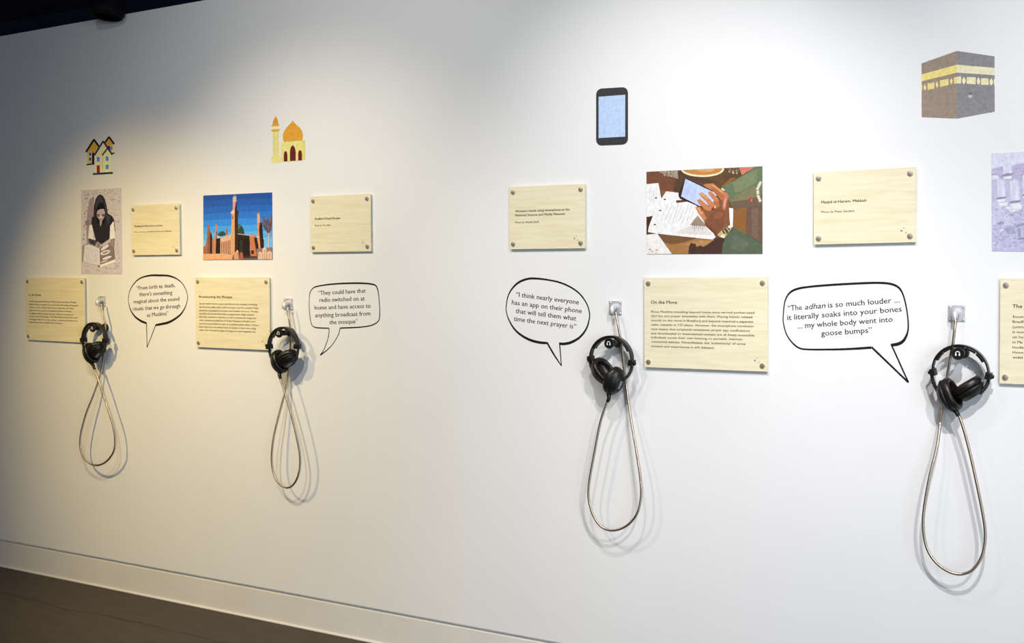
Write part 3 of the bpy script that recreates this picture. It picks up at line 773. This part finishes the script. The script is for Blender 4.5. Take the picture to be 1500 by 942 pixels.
br((246,246,252), (130,925),(310,890),(300,960),(160,980)); br((240,240,252), (250,990),(540,930),(560,1010),(380,1080))
br((212,210,240), (40,900),(120,890),(300,1100),(420,1200),(420,1300),(40,1300))
p.specks([(172,174,208),(226,226,248),(188,188,222),(214,212,242),(160,164,196)], 420, (60, 1010, 640, 1725), (6, 20), 25)
p.specks([(176,178,210),(226,226,248),(190,190,224)], 260, (640, 950, 1700, 1725), (10, 34), 25)
br((164,168,194), (110,1275),(180,1235),(250,1240),(240,1275),(170,1290)); br((242,242,252), (170,1390),(240,1355),(240,1385),(175,1410)); br((176,178,206), (270,1330),(400,1310),(450,1430),(330,1450))
br((230,230,250), (440,1320),(589,1220),(589,1260),(520,1300)); br((164,168,192), (450,1290),(700,1210),(700,1260),(460,1330)); br((170,172,200), (480,1340),(540,1340),(540,1520),(490,1500)); br((152,156,182), (480,1520),(700,1480),(700,1520),(500,1545))
p.build('photograph_print', 'pale violet photograph cut off by the right edge of the picture', 'photograph', B, 'photographs mounted on the wall')

# ------------------------------------------------------------------ headphones, hooks, cable plates
HM = 0.046                                   # middle plane of the headphones in front of the wall
def wall_plate(cx, cy, label, gx=0.0):
    c = at(cx, cy, 0)
    root = thing('cable_wall_plate', (c.x, -0.0003, c.z), label, 'wall plate', 'metal cable plates on the wall')
    s = 0.0232
    bm = bmesh.new(); box(bm, -s, s, -0.0025, 0, -s, s, 0.0008)
    obj('plate', bm, M['plate_metal'], root)
    for sx in (-1, 1):
        for sz in (-1, 1):
            mtx = Matrix.Translation((sx * 0.0175, -0.002, sz * 0.0175)) @ Matrix.Rotation(math.pi / 2, 4, 'X')
            obj('screw', lathe(bmesh.new(), [(0, 0), (0.0034, 0), (0.0034, 0.0012), (0.002, 0.0022), (0, 0.0024)], mtx, 16), M['plate_metal'], root)
    # domed outlet: a short barrel out of the plate turning down into the cable
    path = spline([(0, -0.002, 0.003), (0, -0.012, 0.003), (gx * .3, -0.021, -0.001), (gx, -0.026, -0.010), (gx, -0.027, -0.019)], 8)
    bm = tube(bmesh.new(), path, lambda s_, t: 0.0105 - 0.0045 * max(0, s_ / t - 0.45) / 0.55, 20)
    obj('cable_gland', bm, M['plate_metal'], root, smooth=True)
    return root

def hook(u, z, label):
    """z: height of the peg's axis"""
    root = thing('headphone_hook', (u, -0.0003, z), label, 'hook', 'round pegs for the headphones')
    R = Matrix.Rotation(math.pi / 2, 4, 'X')
    obj('wall_flange', lathe(bmesh.new(), [(0, 0), (0.017, 0), (0.0175, 0.003), (0.017, 0.014), (0.013, 0.020), (0, 0.020)], R, 32), M['plastic'], root)
    obj('peg', lathe(bmesh.new(), [(0, 0.018), (0.0115, 0.018), (0.0105, 0.045), (0.0115, 0.070), (0, 0.070)], R, 28), M['plastic'], root, smooth=True)
    obj('front_disc', lathe(bmesh.new(), [(0, 0.066), (0.0150, 0.066), (0.0172, 0.069), (0.0175, 0.074), (0.0160, 0.077), (0.0140, 0.0765), (0, 0.0765)], R, 40), M['plastic'], root)
    bm = bmesh.new(); y = -0.0768
    arc = [(0.0054 * math.cos(t), 0.0054 * math.sin(t) + 0.0010, 0.0021) for t in [math.pi * (-0.12 + 1.24 * k / 20) for k in range(21)]]
    stroke(bm, arc, y)
    for sx in (-1, 1):
        cxx, czz = sx * 0.0048, -0.0026
        vs = [bm.verts.new((cxx + 0.0023 * math.cos(t * math.pi / 8), y - 0.0001, czz + 0.0034 * math.sin(t * math.pi / 8))) for t in range(16)]
        bm.faces.new(vs)
    obj('headphone_icon', face_front(bm), M['icon'], root)
    return root

def cup_parts(root, origin, L, A, tilt, short=0.036, long=0.047, badge=False):
    """ear cup: origin at the joint of shell and cushion, L long axis, A the way the cushion faces, tilt of A to the front"""
    z = Vector((A[0], -math.sin(math.radians(tilt)) * 1.0, A[1])); 
    n = Vector((A[0], 0, A[1])).normalized(); z = (n * math.cos(math.radians(tilt)) + Vector((0, -1, 0)) * math.sin(math.radians(tilt))).normalized()
    x = Vector((L[0], 0, L[1])).normalized(); x = (x - z * x.dot(z)).normalized(); y = z.cross(x)
    mtx = Matrix((x, y, z)).transposed().to_4x4(); mtx.translation = Vector(origin)
    bm = lathe(bmesh.new(), [(0, -0.026), (0.50, -0.026), (0.56, -0.0245), (0.60, -0.022), (0.72, -0.020), (0.80, -0.016), (0.90, -0.012), (0.95, -0.005), (0.95, -0.002), (0.88, -0.001), (0, 0.0)], Matrix.Identity(4), 40, long, short)
    cup = obj('ear_cup', bm, M['plastic'], root, smooth=True)
    cup.matrix_local = mtx
    # ribs and pivot lug on the shell
    bm = lathe(bmesh.new(), [(0.80, -0.006), (0.99, -0.008), (1.0, -0.005), (0.99, -0.002), (0.80, -0.003)], Matrix.Identity(4), 40, long, short)
    obj('shell_rim', bm, M['plastic'], cup, smooth=True)
    bm = lathe(bmesh.new(), [(0.86, -0.001), (0.98, 0.001), (1.03, 0.006), (1.03, 0.011), (0.98, 0.017), (0.88, 0.0205), (0.76, 0.0195), (0.66, 0.014), (0.61, 0.008), (0.60, 0.002), (0, 0.0015)], Matrix.Identity(4), 44, long, short)
    obj('ear_cushion', bm, M['leather'], cup, smooth=True)
    if badge:
        bm = box(bmesh.new(), -0.014, 0.014, -0.0045, 0.0045, -0.0275, -0.0255, 0.0006)
        obj('badge', bm, M['badge'], cup)
    return cup

def headphones(u, ztop, label, cups, yokes, cable, exit_pt, adj, shift=0.0):
    """u, ztop: place of the top of the headband; all other figures in millimetres from there (right, up, out of the middle plane)"""
    root = thing('headphones', (u, -HM, ztop), label, 'headphones', 'black headphones hanging on the wall')
    V = lambda p: Vector((p[0] / 1000, -(p[2] if len(p) > 2 else 0) / 1000, p[1] / 1000))
    (alx, aly), (arx, ary) = adj
    # the spring band: circle through both adjusters and the top
    cxm = (alx + arx) / 2; half = (arx - alx) / 2; drop = -(aly + ary) / 2
    R = (half ** 2 + drop ** 2) / (2 * drop) if drop > half * .5 else half
    cz = -R
    a0 = math.atan2(ary - cz, arx - cxm * 0); a1 = math.atan2(aly - cz, alx)
    if a1 < a0: a1 += 2 * math.pi
    rad = lambda a: 1.0
    def arcp(a, off=0.0):
        t = (a - a0) / (a1 - a0)
        r0 = math.hypot(arx, ary - cz); r1 = math.hypot(alx, aly - cz)
        s = 2 * t - 1
        r = (R - off) + ((r0 - R) * max(0, -s) ** 2 + (r1 - R) * max(0, s) ** 2)
        return V((r * math.cos(a), cz + r * math.sin(a), 0))
    def arc(f0, f1, n, off):
        return [arcp(a0 + (a1 - a0) * (f0 + (f1 - f0) * k / n), off) for k in range(n + 1)]
    cen = V((0, cz, 0))
    path = arc(0, 1, 48, 2.0)
    obj('headband', sweep_rect(bmesh.new(), path, lambda i, P=path: (P[i] - cen).normalized(), 0.024, 0.0042), M['band'], root)
    for f0, f1 in ((0.16, 0.285), (0.30, 0.425), (0.44, 0.56), (0.575, 0.70), (0.715, 0.84)):
        pp = arc(f0, f1, 10, 7.0 if not 0.43 < f0 < 0.45 else 5.8)
        obj('band_pad', sweep_rect(bmesh.new(), pp, lambda i, P=pp: (P[i] - cen).normalized(), 0.0225, 0.0074 if not 0.43 < f0 < 0.45 else 0.0050), M['leather'], root)
    for sgn, (ax, ay) in ((-1, (alx, aly)), (1, (arx, ary))):
        bm = bmesh.new()
        box(bm, -0.0075, 0.0075, -0.0145, 0.0145, -0.010, 0.010, 0.0018)
        lathe(bm, [(0, 0.006), (0.006, 0.007), (0.0058, 0.0125), (0.004, 0.0145), (0, 0.0148)], Matrix.Rotation(math.pi / 2 * sgn, 4, 'Y'), 16)
        o = obj('adjuster', bm, M['plastic'], root, V((ax * 0.97, ay, 0)))
        o.rotation_euler = (0, math.radians(12 * sgn), 0)
    for pts in yokes:
        path = spline([V(q) for q in pts], 14)
        bm = tube(bmesh.new(), path, lambda s_, t: 0.0052 + 0.0014 * math.sin(s_ / 0.0054 * 2 * math.pi), 12)
        obj('yoke', bm, M['plastic'], root, smooth=True)
    for c in cups: cup_parts(root, V(c[0]), c[1], c[2], c[3], badge=c[4])
    # armoured cable and its strain relief
    cp = [at(*q) - Vector((u, -HM, ztop)) for q in cable]
    path = spline(cp, 10)
    obj('cable', tube(bmesh.new(), path, 0.0042, 12), M['conduit'], root, smooth=True)
    e0 = V(exit_pt); e1 = cp[-1]; d = (cp[-2] - cp[-1]).normalized()
    bm = tube(bmesh.new(), spline([e0, e1, e1 + d * 0.014], 8), lambda s_, t: 0.0082 - 0.0030 * s_ / t + (0.0006 if int(s_ / 0.003) % 2 else 0), 14)
    obj('strain_relief', bm, M['plastic'], root, smooth=True)
    return root

Lg, Rg = -1, 1
# fourth from the left
wall_plate(1401.5, 459, 'square metal cable plate above the rightmost headphones', 0.0)
hp = at(1405, 504.5, HM)
hook(at(1404, 519, .066).x, hp.z - 0.0245, 'round black peg holding the rightmost headphones')
headphones(hp.x, hp.z, 'black headphones hanging wide open, rightmost of the four', 
    [((-24, -143, 9), (39, -91), (.92, .39), 8, False), ((24, -125, -5), (.83, .56), (-.56, .83), 4, False)],
    [[(-73, -84, 0), (-70, -104, 2), (-61, -124, 4), (-50, -138, 8)], [(80, -88, 0), (77, -104, 0), (67, -122, -2), (55, -135, -4)]],
    [(1400.5,463,.026),(1398.5,482,.031),(1396,502,.029),(1394,512,.027),(1390.5,532,.020),(1387,555,.010),(1384,575,.006),(1380,596,.007),(1373,652,.030),(1361.5,699,.045),(1353,750.6,.05),(1353.5,785,.052),(1361.5,811,.053),(1379,831,.054),(1401.7,841,.054),(1421.8,836.7,.054),(1436,819.5,.054),(1442.5,796.5,.054),(1442,768,.054),(1433,719,.055),(1419,656,.056),(1407.5,616,.058),(1400.5,603,.058)],
    (-22, -176, 6), ((-71, -80), (81, -85)))
# third
wall_plate(901.7, 451, 'square metal cable plate between the oval bubble and the On the Move plaque', 0.0)
hp = at(895.5, 491.5, HM)
hook(at(893.8, 502, .066).x, hp.z - 0.0245, 'round black peg holding the headphones left of the On the Move plaque')
headphones(hp.x, hp.z, 'black headphones hanging left of the On the Move plaque',
    [((-36, -121, -4), (.58, -.81), (.81, .58), 22, False), ((15, -150, 6), (-.4, -.915), (-.915, .4), -14, True)],
    [[(-79, -84, 0), (-76, -104, 0), (-66, -122, -3), (-54, -132, -6)], [(76, -90, 0), (74, -108, 2), (64, -128, 5), (45, -146, 8)]],
    [(902,457,.026),(905,474,.031),(908,490,.030),(909.5,498,.029),(911.5,516,.026),(914.2,540,.020),(915.6,554,.016),(917,563,.014),(924.3,613.8,.030),(932.9,665,.045),(938.2,701.7,.05),(939,728.6,.052),(932.9,753,.054),(918.2,770,.054),(898.7,777,.054),(881.5,772,.054),(869.3,755.5,.054),(862.5,731,.054),(863.2,706.6,.054),(870.5,665,.055),(879,621,.056),(886.4,596.7,.058),(892,583,.058)],
    (-8, -184, 6), ((-78, -79), (77, -87)))
# second
wall_plate(422.7, 445.5, 'square metal cable plate beside the Broadcasting the Mosque plaque', 0.0)
hp = at(416.1, 478.6, HM)
hook(at(409.3, 487.5, .070).x, hp.z - 0.0245, 'round black peg holding the headphones beside the Broadcasting the Mosque plaque')
headphones(hp.x, hp.z, 'black headphones hanging beside the Broadcasting the Mosque plaque',
    [((-28, -140, 0), (39, -91), (.92, .39), 6, False), ((22, -126, 6), (.80, .50), (-.53, .85), -14, True)],
    [[(-80, -84, 0), (-78, -104, 0), (-70, -124, 0), (-56, -138, 0)], [(72, -80, 0), (72, -100, 2), (66, -118, 4), (56, -130, 6)]],
    [(421.5,449.5,.026),(423.6,467,.031),(425,478,.030),(425.8,482,.029),(426,491,.026),(425.8,507,.014),(425,522,.006),(423.5,540,.006),(421,554.9,.012),(416.3,579.3,.022),(408.2,610,.035),(400.8,642,.045),(398,671.6,.05),(400.8,692.9,.052),(408.2,707.7,.053),(421,714.5,.054),(431.6,707.7,.054),(438.4,690.7,.054),(439.6,669.5,.054),(435.8,646,.055),(427.3,610,.056),(417.1,575,.058),(409.6,550,.058)],
    (-26, -176, 2), ((-82, -80), (70, -75)))
# first
wall_plate(149.7, 441.2, 'square metal cable plate right of the In the Home plaque', 0.0)
hp = at(138.0, 472.1, HM)
hook(at(134.2, 479, .078).x, hp.z - 0.0245, 'round black peg holding the leftmost headphones')
headphones(hp.x, hp.z, 'black headphones hanging right of the In the Home plaque, leftmost of the four',
    [((-28, -140, 0), (39, -91), (.92, .39), 2, False), ((20, -124, 6), (.78, .58), (-.58, .81), -18, True)],
    [[(-78, -84, 0), (-78, -104, 0), (-70, -124, 0), (-56, -138, 0)], [(74, -82, 0), (74, -102, 2), (68, -118, 4), (58, -130, 6)]],
    [(148.3,444.5,.026),(150,459,.031),(153,470,.030),(154,475,.029),(154.2,483,.026),(153.8,497,.014),(153,510,.006),(152,522,.006),(150.2,535.3,.012),(145.4,554.4,.022),(136.8,579.3,.035),(126.3,606,.045),(118.7,634.7,.05),(117.7,655.8,.052),(124.4,673,.053),(139.7,681.6,.054),(155,676.8,.054),(166.5,661.5,.054),(168.4,642.4,.054),(164.6,619.4,.055),(155,588.8,.056),(144.5,557.3,.058),(137.2,537,.058)],
    (-24, -176, 2), ((-76, -80), (76, -79)))

# ------------------------------------------------------------------ the dark spotlight at the top left
lp = at(156, 26.5, 0.085)
root = thing('track_spotlight', (lp.x, lp.y, 3.0), 'black cylindrical spotlight hanging in front of the top of the wall at upper left', 'spotlight')
dz = lp.z - 3.0
M['lamp'] = mat('black_lamp_paint', (0.004, 0.004, 0.005), 0.7, spec=0.1, noise=0.1)
tilt = Matrix.Translation((0, 0, dz)) @ Matrix.Rotation(math.radians(-8), 4, 'X')
obj('ceiling_rose', lathe(bmesh.new(), [(0, 0), (0.045, 0), (0.045, -0.018), (0.02, -0.026), (0, -0.026)], Matrix.Identity(4), 28), M['lamp'], root)
obj('drop_rod', tube(bmesh.new(), [Vector((0, 0, -0.02)), Vector((0, 0.02, dz + 0.26))], 0.010, 12), M['lamp'], root, smooth=True)
obj('lamp_body', lathe(bmesh.new(), [(0, 0.285), (0.045, 0.280), (0.064, 0.255), (0.070, 0.20), (0.070, 0.045), (0.073, 0.040), (0.073, 0.020), (0.064, 0.006), (0.058, 0.004), (0.056, 0.012), (0, 0.012)], tilt, 40), M['lamp'], root, smooth=True)
obj('lens', lathe(bmesh.new(), [(0, -0.001), (0.035, 0.002), (0.055, 0.009)], tilt, 32), mat('dark_lens', (0.006, 0.004, 0.002), 0.9, spec=0.0), root, smooth=True)
